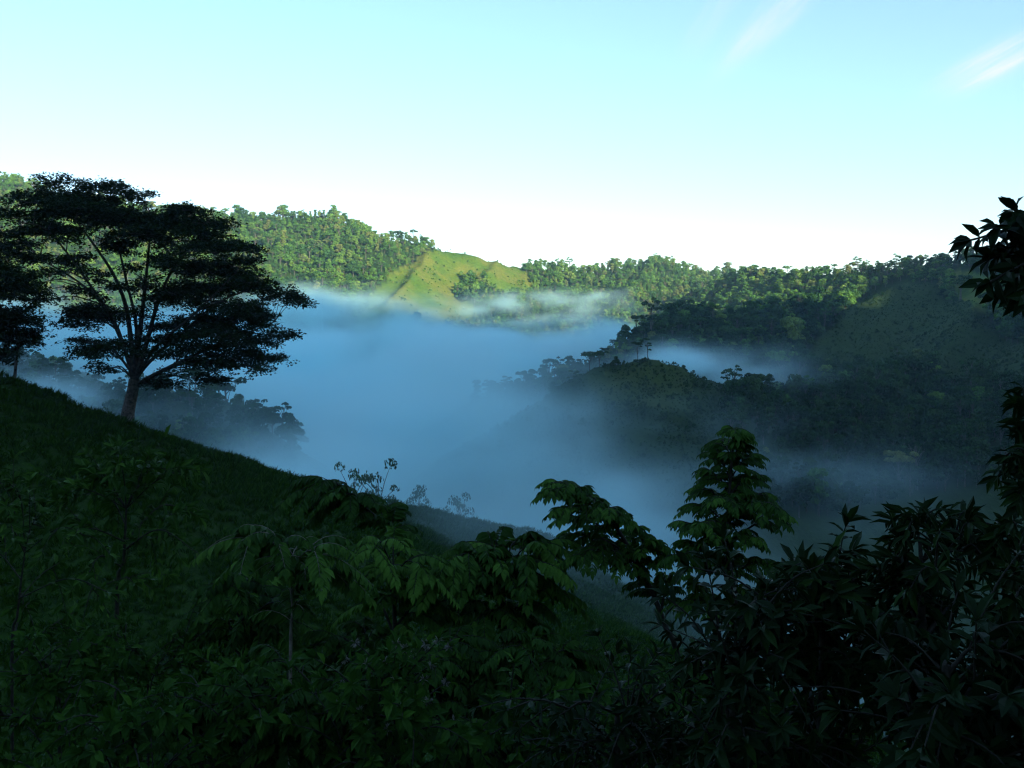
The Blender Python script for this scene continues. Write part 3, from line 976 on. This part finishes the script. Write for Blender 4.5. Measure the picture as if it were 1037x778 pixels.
pinnate_tree('slender young tree with tiers of drooping leaves, its tip highest among the foreground plants', 742, 9.0, [(738, 650), (737, 540), (743, 436)],
             [(732, 446), (726, 462), (718, 478), (710, 494), (704, 512), (696, 530), (752, 446), (756, 462), (762, 484), (770, 500), (780, 512), (788, 524), (690, 562), (732, 505), (760, 545), (745, 570), (705, 590), (780, 570), (695, 610), (750, 490),
              (725, 545), (770, 600), (715, 530), (745, 520), (700, 550), (720, 570), (750, 600), (735, 620)],
             L=.25, pairs=8, leaflet=.082, nf=11, seed=31, arch=.10, r=.03, tip_tint=.3)
pinnate_tree('arching young tree whose plume of drooping leaves leans left over the fog', 690, 9.5, [(690, 720), (672, 630), (640, 560), (605, 512), (566, 490)],
             [(560, 496), (575, 492), (590, 500), (602, 506), (616, 516), (630, 526), (644, 538), (656, 552), (664, 568), (676, 588), (598, 556), (578, 540), (625, 566), (652, 590), (580, 522), (612, 545), (590, 562), (570, 515)],
             L=.30, pairs=9, leaflet=.088, nf=11, seed=32, arch=.08, r=.035)
pinnate_tree('dark young tree with a broad bright-tipped drooping crown left of the arching plume', 520, 9.5, [(522, 730), (515, 650), (508, 590)],
             [(548, 552), (524, 548), (494, 552), (462, 564), (450, 584), (535, 580), (500, 570), (475, 592), (560, 600), (440, 612), (520, 620), (480, 630), (545, 570)],
             L=.5, pairs=12, leaflet=.12, nf=8, seed=33, tip_tint=.5)
pinnate_tree('small tree with a bright green tuft of hanging leaflets below the dark arching spray', 402, 9.0, [(402, 720), (400, 640), (398, 575)],
             [(376, 556), (398, 552), (424, 575), (384, 582), (406, 600), (430, 610), (370, 610)], L=.42, pairs=12, leaflet=.1, nf=6, seed=34, tint=.6, tip_tint=.7)
pinnate_tree('dark spray of feathery leaves arching left, against the lower hillside', 400, 11.0, [(410, 690), (405, 610), (398, 545), (360, 505)],
             [(308, 495), (330, 498), (350, 500), (372, 512), (395, 528), (400, 548), (330, 510)], L=.5, pairs=12, leaflet=.12, nf=7, seed=35, tint=.3, tip_tint=.2)
pinnate_tree('thin pale-stemmed tree with a flat bright spray of leaves', 294, 8.4, [(294, 700), (296, 620), (293, 570)],
             [(252, 545), (275, 546), (300, 556), (326, 563), (265, 560), (340, 580)], L=.5, pairs=12, leaflet=.11, nf=6, seed=36, tint=.45, stem=M_PALE, r=.020)
pinnate_tree('low feathery tree with bluish glossy leaves hanging left of the pale stems', 245, 9.5, [(246, 740), (246, 670), (245, 610)],
             [(216, 606), (235, 594), (262, 594), (286, 604), (228, 635), (205, 640), (270, 640), (300, 630)], L=.48, pairs=12, leaflet=.11, nf=7, seed=37, tint=.35)
fills = [(372, 640, 8.8, 'feathery sapling filling the gap right of the pale stems'), (440, 660, 8.2, 'dark feathery sapling low in front of the broad crown'),
         (540, 670, 8.5, 'dark feathery sapling low between the broad crown and the plume'), (622, 712, 8.0, 'low feathery sapling under the arching plume'),
         (330, 700, 7.0, 'feathery sapling at the bottom edge with a flat spray'), (480, 740, 7.0, 'feathery sapling lowest at the bottom centre'), (200, 715, 7.5, 'feathery sapling at the bottom left beneath the coffee bush')]
for k, (px, py, Y, lab) in enumerate(fills):
    rg = np.random.default_rng(500 + k)
    tips = [(px + rg.uniform(-70, 70), py + rg.uniform(-30, 70)) for _ in range(11)]
    pinnate_tree(lab, px + 5, Y, [(px + 5, py + 90), (px, py + 10)], tips, L=.45, pairs=11, leaflet=.10, nf=6, seed=510 + k, tint=.25, tip_tint=.25)


def leafy_shrub(label, base_px, Y, trunk_px, tips, leaf=.14, n=9, seed=0, tint=.35, ratio=.34, mat=None, depth=.5, r=.03, name='broadleaf_shrub', arch=.12, start=.2, tip_tint=.2, group='broad-leaved shrubs in front of the camera', whorl=2, stem=None, twig=.25):
    p = Plant(name, label, 'shrub', base_px, Y, mat or M_BROAD, stem, group, seed)
    p.trunk([P(a, b, Y) for a, b in trunk_px], r, r * .35)
    for (a, b) in tips:
        c = p.limb(P(a, b, Y + p.rg.uniform(-depth, depth)), arch)
        p.dress_leaves(c, n, leaf, tint, start, ratio, whorl, tip_tint=tip_tint)
        # side twigs
        for q in range(3):
            i = int(p.rg.integers(5, 14))
            tan = norm(c[i + 1] - c[i])
            d = norm(tan + p.rg.normal(size=3) * .8); ln = twig * (1 + 1.2 * p.rg.random())
            tw = smooth_line([c[i], c[i] + d * ln * .5 + np.array((0, 0, .05)), c[i] + d * ln], 8)
            p.tb.add(tw, np.linspace(.006, .003, 8), 5)
            p.dress_leaves(tw, 5, leaf * .9, tint, .3, ratio, whorl, tip_tint=tip_tint)
    return p.done()


def rnd_tips(seed, x0, x1, y0, y1, n, top=None):
    rg = np.random.default_rng(seed)
    return [(float(rg.uniform(x0, x1)), float(rg.uniform(y0, y1))) for _ in range(n)]


leafy_shrub('big dark glossy shrub with a spiky upright shoot, right of the slender tree', 830, 5.4, [(832, 720), (835, 630)],
            [(802, 575), (822, 580), (850, 572), (870, 582), (790, 600), (845, 600), (880, 612)] + rnd_tips(1, 770, 900, 615, 750, 16), .15, 9, 41, twig=.13)
leafy_shrub('dark shrub with whorled lance-shaped shoots standing up before the shaded slope', 935, 5.2, [(935, 720), (934, 620), (932, 550)],
            [(930, 520), (908, 556), (955, 542), (975, 535), (915, 580), (985, 560), (900, 595), (950, 580)] + rnd_tips(2, 880, 1000, 590, 740, 14), .14, 9, 42, ratio=.27, twig=.12)
leafy_shrub('dark shrub at the right edge with drooping shoots against the valley slope', 1045, 4.8, [(1042, 700), (1046, 560), (1046, 440)],
            [(1034, 412), (1036, 440), (1028, 470), (1034, 500), (1020, 535), (1045, 470), (1008, 560), (1030, 550)] + rnd_tips(3, 990, 1070, 580, 740, 12), .12, 9, 43, ratio=.3, twig=.07)
leafy_shrub('dense dark shrub filling the bottom right corner', 960, 4.2, [(960, 760), (955, 680)], rnd_tips(4, 860, 1060, 630, 790, 22), .15, 8, 44, tint=.2)
leafy_shrub('dense dark shrub at the bottom beneath the slender tree', 740, 5.0, [(742, 760), (745, 650)], rnd_tips(5, 705, 815, 615, 780, 22), .13, 8, 45, tint=.25)
leafy_shrub('dark shrub low at the bottom centre right of the feathery saplings', 620, 5.6, [(625, 790), (625, 730)], rnd_tips(6, 560, 690, 705, 800, 16), .11, 8, 46, tint=.2)
leafy_shrub('coffee-like bush with long glinting leaves on the left below the big tree', 120, 13.0, [(118, 640), (125, 570), (128, 515)],
            [(150, 474), (172, 476), (120, 470), (95, 480), (75, 490), (60, 500), (185, 480), (150, 490), (110, 510), (195, 520), (70, 540), (160, 545), (200, 560), (90, 580), (135, 590)],
            .22, 9, 47, .4, .30, M_PIN, 1.0, .04, arch=.18)
leafy_shrub('thin-branched loose bush at the left edge of the photo', 20, 10.0, [(12, 700), (18, 620), (25, 560)],
            [(-10, 480), (15, 490), (40, 520), (5, 530), (60, 570), (90, 545), (-20, 560), (30, 610), (75, 620), (110, 600)], .16, 9, 48, .35, .32, M_PIN, .8, .022, arch=.1, start=.15)
for k, (px, py, Y, lab) in enumerate([(60, 680, 8.0, 'leafy green bush at the bottom left corner'), (150, 660, 9.5, 'leafy bush on the slope beneath the coffee-like bush'),
                                      (250, 720, 7.0, 'low leafy bush at the bottom left of the feathery saplings'), (130, 745, 6.5, 'lowest leafy bush at the bottom left edge'),
                                      (400, 735, 6.5, 'leafy bush with pale seed heads at the bottom centre-left'), (560, 730, 6.8, 'low bush between the saplings at the bottom centre')]):
    leafy_shrub(lab, px, Y, [(px, py + 80), (px, py + 25)], rnd_tips(50 + k, px - 70, px + 70, py - 25, py + 90, 18), .13, 7, 60 + k, .35, .4, M_HERB, .8, .02, name='leafy_bush', group='leafy bushes low in the foreground')

for k, (px, py, Y, lab) in enumerate([(860, 740, 6.6, 'low leafy bush under the spiky-shooted glossy shrub at the bottom'), (700, 735, 7.2, 'low leafy bush at the foot of the slender tree')]):
    leafy_shrub(lab, px, Y, [(px, py + 90), (px, py + 30)], rnd_tips(90 + k, px - 80, px + 80, py - 50, py + 80, 20), .13, 7, 95 + k, .3, .4, M_HERB, .8, .02, name='leafy_bush', group='leafy bushes low in the foreground')

# overhanging branch at the top right: a tree standing just outside the frame
p = Plant('overhanging_tree', 'branch of large dark leaves hanging into the top right corner', 'tree', 1230, 3.4, M_BROAD, None, None, 71)
p.trunk([P(1225, 700, 3.4), P(1205, 400, 3.4), P(1210, 150, 3.45), P(1180, -150, 3.5)], .05, .012)
trunk_line, trunk_r = p.stem, p.stem_r
# the crown, mostly above and beside the frame
for k, (tx, ty) in enumerate([(1120, -190), (1260, -160), (1330, 20), (1300, 180), (1095, -60), (1350, 300), (1180, -260), (1290, -60), (1120, 60)]):
    c = p.limb(P(tx, ty, 3.5 + p.rg.uniform(-.5, .5)), .12)
    p.dress_leaves(c, 14, .09, .25, .25, .42, 2, tip_tint=.05)
    for q in range(3):
        e = int(p.rg.integers(7, 15)); d = norm(p.rg.normal(size=3)) * .28
        tw = smooth_line([c[e], c[e] + d * .5 + np.array((0, 0, .04)), c[e] + d], 8)
        if tw[-1][0] / tw[-1][1] * F + CX < 1050: continue
        p.tb.add(tw, np.linspace(.005, .002, 8), 5)
        p.dress_leaves(tw, 7, .085, .25, .2, .42, 2, tip_tint=.05)
# the branch that reaches into the picture
main = p.limb(P(1026, 258, 3.4), via=[P(1160, 262, 3.4), P(1095, 250, 3.4), P(1060, 252, 3.4)], frac=.62)
p.dress_leaves(main, 12, .085, .25, .6, .42, 2, tip_tint=.05)
for (tx, ty) in [(984, 243), (1003, 262), (1002, 286), (1028, 214), (1016, 296), (1010, 230), (1032, 275), (1034, 240), (1028, 298), (1018, 252), (1045, 222), (1042, 300)]:
    e = int(p.rg.integers(9, 14))
    p.stem, p.stem_r = main[e:e + 1], np.array([.007])
    c = p.limb(P(tx, ty, 3.4 + p.rg.uniform(-.22, .22)), .06, frac=0.0)
    p.dress_leaves(c, 9, .085, .25, .2, .42, 2, tip_tint=.05)
p.stem, p.stem_r = trunk_line, trunk_r
p.done()

# pale seed heads on the bottom bushes
p = Plant('flowering_herb', 'herb with small pale seed heads among the dark bushes at the bottom', 'plant', 400, 6.4, M_HERB, None, None, 81)
p.trunk([P(400, 770, 6.4), P(398, 700, 6.4)], .012, .005)
fl = Leaves(True)
for (a, b) in rnd_tips(82, 345, 460, 640, 745, 34):
    q = P(a, b, 6.4 + p.rg.uniform(-.6, .2))
    c = p.limb(q, .05)
    p.dress_leaves(c, 5, .09, .4, .3, .4)
    m = 26
    d = norm(p.rg.normal(size=(m, 3)))
    fl.add(q + d * .004, d, np.cross(d, p.rg.normal(size=(m, 3))), 0.034, .011, .5 + .2 * p.rg.normal(size=m))
r_ = p.done()
fl.build('seed_heads', M_FLOWER, r_, p.base)


# ------------------------------------------------------------------ fog lying in the valley
def volume_mat(name, dens, col, aniso=0.0, grid=False):
    m, nt, out = new_mat(name)
    v = nt.nodes.new('ShaderNodeVolumePrincipled')
    v.inputs['Color'].default_value = (*col, 1)
    v.inputs['Density'].default_value = dens
    v.inputs['Anisotropy'].default_value = aniso
    if not grid: v.inputs['Density Attribute'].default_value = ''
    nt.links.new(v.outputs[0], out.inputs['Volume'])
    return m


def grid_volume(name, lo, hi, res, dens, mat):
    """A volume whose density is given voxel by voxel (dens has shape res)."""
    nx, ny, nz = res
    me = bpy.data.meshes.new(name)
    me.vertices.add(nx * ny * nz)
    at = me.attributes.new('fog_density', 'FLOAT', 'POINT')
    at.data.foreach_set('value', np.ascontiguousarray(dens.transpose(2, 1, 0), np.float32).ravel())   # x fastest
    me.materials.append(mat)
    o = link(name, me)
    ng = bpy.data.node_groups.new(name, 'GeometryNodeTree')
    ng.interface.new_socket('Geometry', in_out='INPUT', socket_type='NodeSocketGeometry')
    ng.interface.new_socket('Geometry', in_out='OUTPUT', socket_type='NodeSocketGeometry')
    N, Lk = ng.nodes, ng.links
    gi, go = N.new('NodeGroupInput'), N.new('NodeGroupOutput')
    pos = N.new('GeometryNodeInputPosition')
    sx = N.new('ShaderNodeSeparateXYZ'); Lk.new(pos.outputs[0], sx.inputs[0])

    def m(op, a, b=None):
        q = N.new('ShaderNodeMath'); q.operation = op
        for k, v in enumerate((a, b)):
            if v is None: continue
            if isinstance(v, (int, float)): q.inputs[k].default_value = v
            else: Lk.new(v, q.inputs[k])
        return q.outputs[0]
    ii = []
    for k in range(3):
        f = (res[k] - 1) / (hi[k] - lo[k])
        a = m('ROUND', m('MULTIPLY', m('SUBTRACT', sx.outputs[k], float(lo[k])), f))
        ii.append(m('MINIMUM', m('MAXIMUM', a, 0.0), float(res[k] - 1)))
    idx = m('ADD', ii[0], m('MULTIPLY', m('ADD', ii[1], m('MULTIPLY', ii[2], float(ny))), float(nx)))
    fi = N.new('FunctionNodeFloatToInt'); Lk.new(idx, fi.inputs[0])
    na = N.new('GeometryNodeInputNamedAttribute'); na.data_type = 'FLOAT'; na.inputs['Name'].default_value = 'fog_density'
    si = N.new('GeometryNodeSampleIndex'); si.data_type = 'FLOAT'; si.domain = 'POINT'
    Lk.new(gi.outputs[0], si.inputs['Geometry']); Lk.new(na.outputs['Attribute'], si.inputs['Value']); Lk.new(fi.outputs[0], si.inputs['Index'])
    vc = N.new('GeometryNodeVolumeCube')
    Lk.new(si.outputs[0], vc.inputs['Density'])
    vc.inputs['Min'].default_value = lo; vc.inputs['Max'].default_value = hi
    for k, ax in enumerate('XYZ'): vc.inputs['Resolution ' + ax].default_value = res[k]
    sm = N.new('GeometryNodeSetMaterial'); sm.inputs['Material'].default_value = mat
    Lk.new(vc.outputs[0], sm.inputs[0]); Lk.new(sm.outputs[0], go.inputs[0])
    md = o.modifiers.new('fog', 'NODES'); md.node_group = ng
    return o


def sstep(a, b, x):
    t = np.clip((x - a) / (b - a), 0, 1)
    return t * t * (3 - 2 * t)


lo, hi, res = (-520.0, 95.0, -106.0), (330.0, 1150.0, 44.0), (140, 176, 48)
ax = [np.linspace(lo[k], hi[k], res[k]) for k in range(3)]
GX, GY, GZ = np.meshgrid(*ax, indexing='ij')
px2 = GX / GY * F + CX
# fog top: level in the valley, a little higher towards the far ridge, billowing
XX, YY = GX[:, :, 0], GY[:, :, 0]
top = -30 + 36 * sstep(230, 900, YY) + 9 * fbm(XX / 150, YY / 150, 2.2, 3) + 5 * fbm(XX / 45, YY / 45, 6.0, 2) + 10 * sstep(700, 900, YY) * fbm(XX / 80, YY / 160, 3.3, 3)
top = top + 24 * np.exp(-((XX + 22) / 42) ** 2 - ((YY - 375) / 70) ** 2) + 14 * np.exp(-((XX + 118) / 35) ** 2 - ((YY - 885) / 45) ** 2) - 22 * np.exp(-((XX + 112) / 50) ** 2 - ((YY - 370) / 75) ** 2)
near_r = 1 - sstep(400, 520, YY)
x0 = 70 - 78 * near_r + 22 * fbm(XX / 40, YY / 40, 7.7, 3)
bump = np.exp(-((XX - 26) / 60) ** 2 - ((YY - 560) / 85) ** 2)
top = top - 58 * bump - 70 * sstep(900, 1090, YY + .35 * XX)
top = top - (48 - 14 * near_r) * sstep(x0, x0 + 95 - 35 * near_r, XX) - 30 * near_r * sstep(62, 115, XX)                # thins out against the right-hand slopes and round the knoll
top = top + (15 * sstep(60, 260, -XX) + 3) * sstep(600, 850, YY)
n3 = fbm(GX / 70, GY / 90, GZ / 30, 4)
nb = fbm(GX / 130, GY / 170, GZ / 60 + 5.5, 4)
farness = sstep(450, 800, GY)
d = sstep(-4, 40, top[:, :, None] - GZ + 14 * n3 + (6 + 26 * farness) * nb)
d = d * np.clip(.75 + .8 * n3, .08, 1.6)
d = d + .10 * sstep(0, 55, top[:, :, None] + 24 - GZ + 22 * n3) * np.clip(.4 + 1.4 * n3, 0, 1.5)
d *= sstep(135, 240, GY)
# wisp drifting over the lower slopes of the far ridge and a strand behind the knoll
w1 = np.exp(-((GX - 25) / 55) ** 2 - ((GY - 1030) / 40) ** 2 - ((GZ - 24) / 9) ** 2)
w2 = np.exp(-((GX - 90) / 38) ** 2 - ((GY - 500) / 30) ** 2 - ((GZ + 22) / 8) ** 2)
ws = []
for k, (px, py, Y, sx1, sz1, a) in enumerate([(300, 306, 930, 34, 8, .5), (335, 314, 900, 26, 6, .4), (428, 318, 930, 24, 5, .35), (470, 316, 960, 30, 6, .4), (505, 308, 1000, 26, 6, .35), (575, 312, 1040, 30, 6, .4), (610, 300, 1090, 24, 6, .35),
                                               (262, 322, 880, 30, 8, .5), (545, 326, 930, 40, 5, .4), (612, 340, 760, 26, 6, .4), (575, 352, 660, 30, 5, .5), (715, 280, 1180, 26, 9, .5), (380, 338, 820, 60, 6, .4), (820, 490, 380, 18, 8, .12), (60, 345, 640, 40, 9, .4)]):
    q = P(px, py, Y)
    wx1 = GX - q[0] + 14 * perlin(GZ / 14, GY / 60, k * 3.1)
    ws.append(a * np.exp(-(wx1 / sx1) ** 2 - ((GY - Y) / 38) ** 2 - ((GZ - q[2] - .10 * wx1) / sz1) ** 2))
w4 = np.exp(-((GX - 100) / 45) ** 2 - ((GY - 360) / 45) ** 2 - ((GZ + 58) / 12) ** 2)
w5 = np.exp(-((GX - 50) / 40) ** 2 - ((GY - 385) / 40) ** 2 - ((GZ + 44) / 10) ** 2)
w3 = np.exp(-((GX + 200) / 70) ** 2 - ((GY - 960) / 40) ** 2 - ((GZ - 22) / 9) ** 2)
d = d + (.5 * w1 + sum(ws) + 1.5 * w2 + .4 * w3 + .16 * w4 + .3 * w5) * np.clip(.55 + 2.0 * fbm(GX / 34, GY / 50, GZ / 14 + 2.2, 3), 0, 2)
# fade out at the bounds
for k, G in enumerate((GX, GY, GZ)):
    e = (hi[k] - lo[k]) * (.06 if k < 2 else .02)
    d *= sstep(lo[k], lo[k] + e, G) * sstep(hi[k], hi[k] - e, G)
d[d < .004] = 0
fog = grid_volume('valley_fog', lo, hi, res, d, volume_mat('fog_water_droplets', .042, (.70, .98, 1.0), .2, True))
tag(fog, 'bank of pale blue fog filling the valley floor', 'fog', kind='stuff')

# ------------------------------------------------------------------ air
me = bpy.data.meshes.new('haze')
b = 2080.0
vv = [(sx * b, sy * b, z) for z in (-125, 460) for sy in (-1, 1) for sx in (-1, 1)]
me.from_pydata(vv, [], [(0, 2, 3, 1), (4, 5, 7, 6), (0, 1, 5, 4), (2, 6, 7, 3), (0, 4, 6, 2), (1, 3, 7, 5)])
me.materials.append(volume_mat('air', .00011, (.60, .86, 1.0), .1))
tag(link('haze', me), 'thin morning haze in the valley air', 'haze', kind='stuff')


# ------------------------------------------------------------------ world, sun, camera
w = bpy.data.worlds.new('World'); scene.world = w; w.use_nodes = True
nt = w.node_tree
bg = nt.nodes['Background']
sky = nt.nodes.new('ShaderNodeTexSky'); sky.sky_type = 'NISHITA'; sky.sun_disc = False
sky.sun_elevation = SUN_EL; sky.sun_rotation = SUN_AZ
sky.air_density = 1.0; sky.dust_density = .5; sky.ozone_density = 2.7; sky.altitude = 300
# thin cirrus streaks: a layer seen in perspective, drawn out along the wind
tc = nt.nodes.new('ShaderNodeTexCoord')
sx = nt.nodes.new('ShaderNodeSeparateXYZ'); nt.links.new(tc.outputs['Generated'], sx.inputs[0])


def wm(op, *a):
    q = nt.nodes.new('ShaderNodeMath'); q.operation = op
    for k, v in enumerate(a):
        if isinstance(v, (int, float)): q.inputs[k].default_value = v
        else: nt.links.new(v, q.inputs[k])
    return q.outputs[0]


zz = wm('MAXIMUM', sx.outputs[2], .03)
cu, cv = wm('DIVIDE', sx.outputs[0], zz), wm('DIVIDE', sx.outputs[1], zz)
cxyz = nt.nodes.new('ShaderNodeCombineXYZ')
nt.links.new(wm('MULTIPLY', cu, 26.0), cxyz.inputs[0]); nt.links.new(wm('MULTIPLY', cv, 1.5), cxyz.inputs[1])
cn = noise(nt, 1.0, 10, cxyz.outputs[0], .68)
cn2 = nt.nodes.new('ShaderNodeTexNoise'); cn2.inputs['Scale'].default_value = .9; cn2.inputs['Detail'].default_value = 3
nt.links.new(cxyz.outputs[0], cn2.inputs['Vector'])
wob = wm('MULTIPLY', wm('SUBTRACT', cn2.outputs['Fac'], .5), .10)
total = None
for (u0, su, tilt, v0, sv, amp) in ((.845, .055, -.03, 3.25, .5, .9), (1.775, .06, .05, 3.72, .36, 1.0), (1.90, .06, .05, 3.85, .34, 1.25), (.66, .05, 0, 3.2, .45, .25), (2.02, .05, 0, 3.4, .5, .2)):
    uu = wm('DIVIDE', wm('SUBTRACT', wm('ADD', wm('SUBTRACT', cu, u0), wob), wm('MULTIPLY', wm('SUBTRACT', cv, v0), tilt)), su)
    vv_ = wm('DIVIDE', wm('SUBTRACT', cv, v0), sv)
    g_ = wm('MULTIPLY', wm('EXPONENT', wm('MULTIPLY', wm('ADD', wm('MULTIPLY', uu, uu), wm('MULTIPLY', vv_, vv_)), -1.0)), amp)
    total = g_ if total is None else wm('ADD', total, g_)
mr = nt.nodes.new('ShaderNodeMapRange'); mr.inputs[1].default_value = .22; mr.inputs[2].default_value = .68
nt.links.new(cn, mr.inputs[0])
cmask = wm('MINIMUM', wm('MULTIPLY', total, mr.outputs[0]), 1.0)
nt.links.new(mixc(nt, cmask, sky.outputs[0], (2.9, 2.95, 3.0)), bg.inputs['Color'])
bg.inputs['Strength'].default_value = .119

sl = bpy.data.lights.new('sun', 'SUN'); sl.energy = 5.0; sl.angle = R(.53); sl.color = (1, .93, .66)
so = bpy.data.objects.new('sun', sl); COL.objects.link(so)
so.rotation_euler = Vector((-S2[0] * math.cos(SUN_EL), -S2[1] * math.cos(SUN_EL), -math.sin(SUN_EL))).to_track_quat('-Z', 'Y').to_euler()

cam = bpy.data.cameras.new('camera'); cam.sensor_width = 36; cam.sensor_fit = 'HORIZONTAL'; cam.lens = F / 1037 * 36
cam.shift_y = -(389 - HOR) / 1037
cam.clip_start = .05; cam.clip_end = 20000
co = bpy.data.objects.new('camera', cam); COL.objects.link(co)
co.rotation_euler = (R(90), 0, 0)
scene.camera = co

scene.view_settings.view_transform = 'Standard'; scene.view_settings.look = 'None'
scene.view_settings.exposure = 1.52; scene.view_settings.gamma = 1
scene.render.engine = 'CYCLES'
cy = scene.cycles
cy.use_denoising = True; cy.filter_width = 1.25
cy.max_bounces = 14; cy.diffuse_bounces = 3; cy.glossy_bounces = 1; cy.transmission_bounces = 2; cy.volume_bounces = 14; cy.transparent_max_bounces = 4
cy.volume_step_rate = 1.0; cy.volume_max_steps = 256
cy.caustics_reflective = False; cy.caustics_refractive = False
cy.use_adaptive_sampling = True; cy.adaptive_threshold = .02
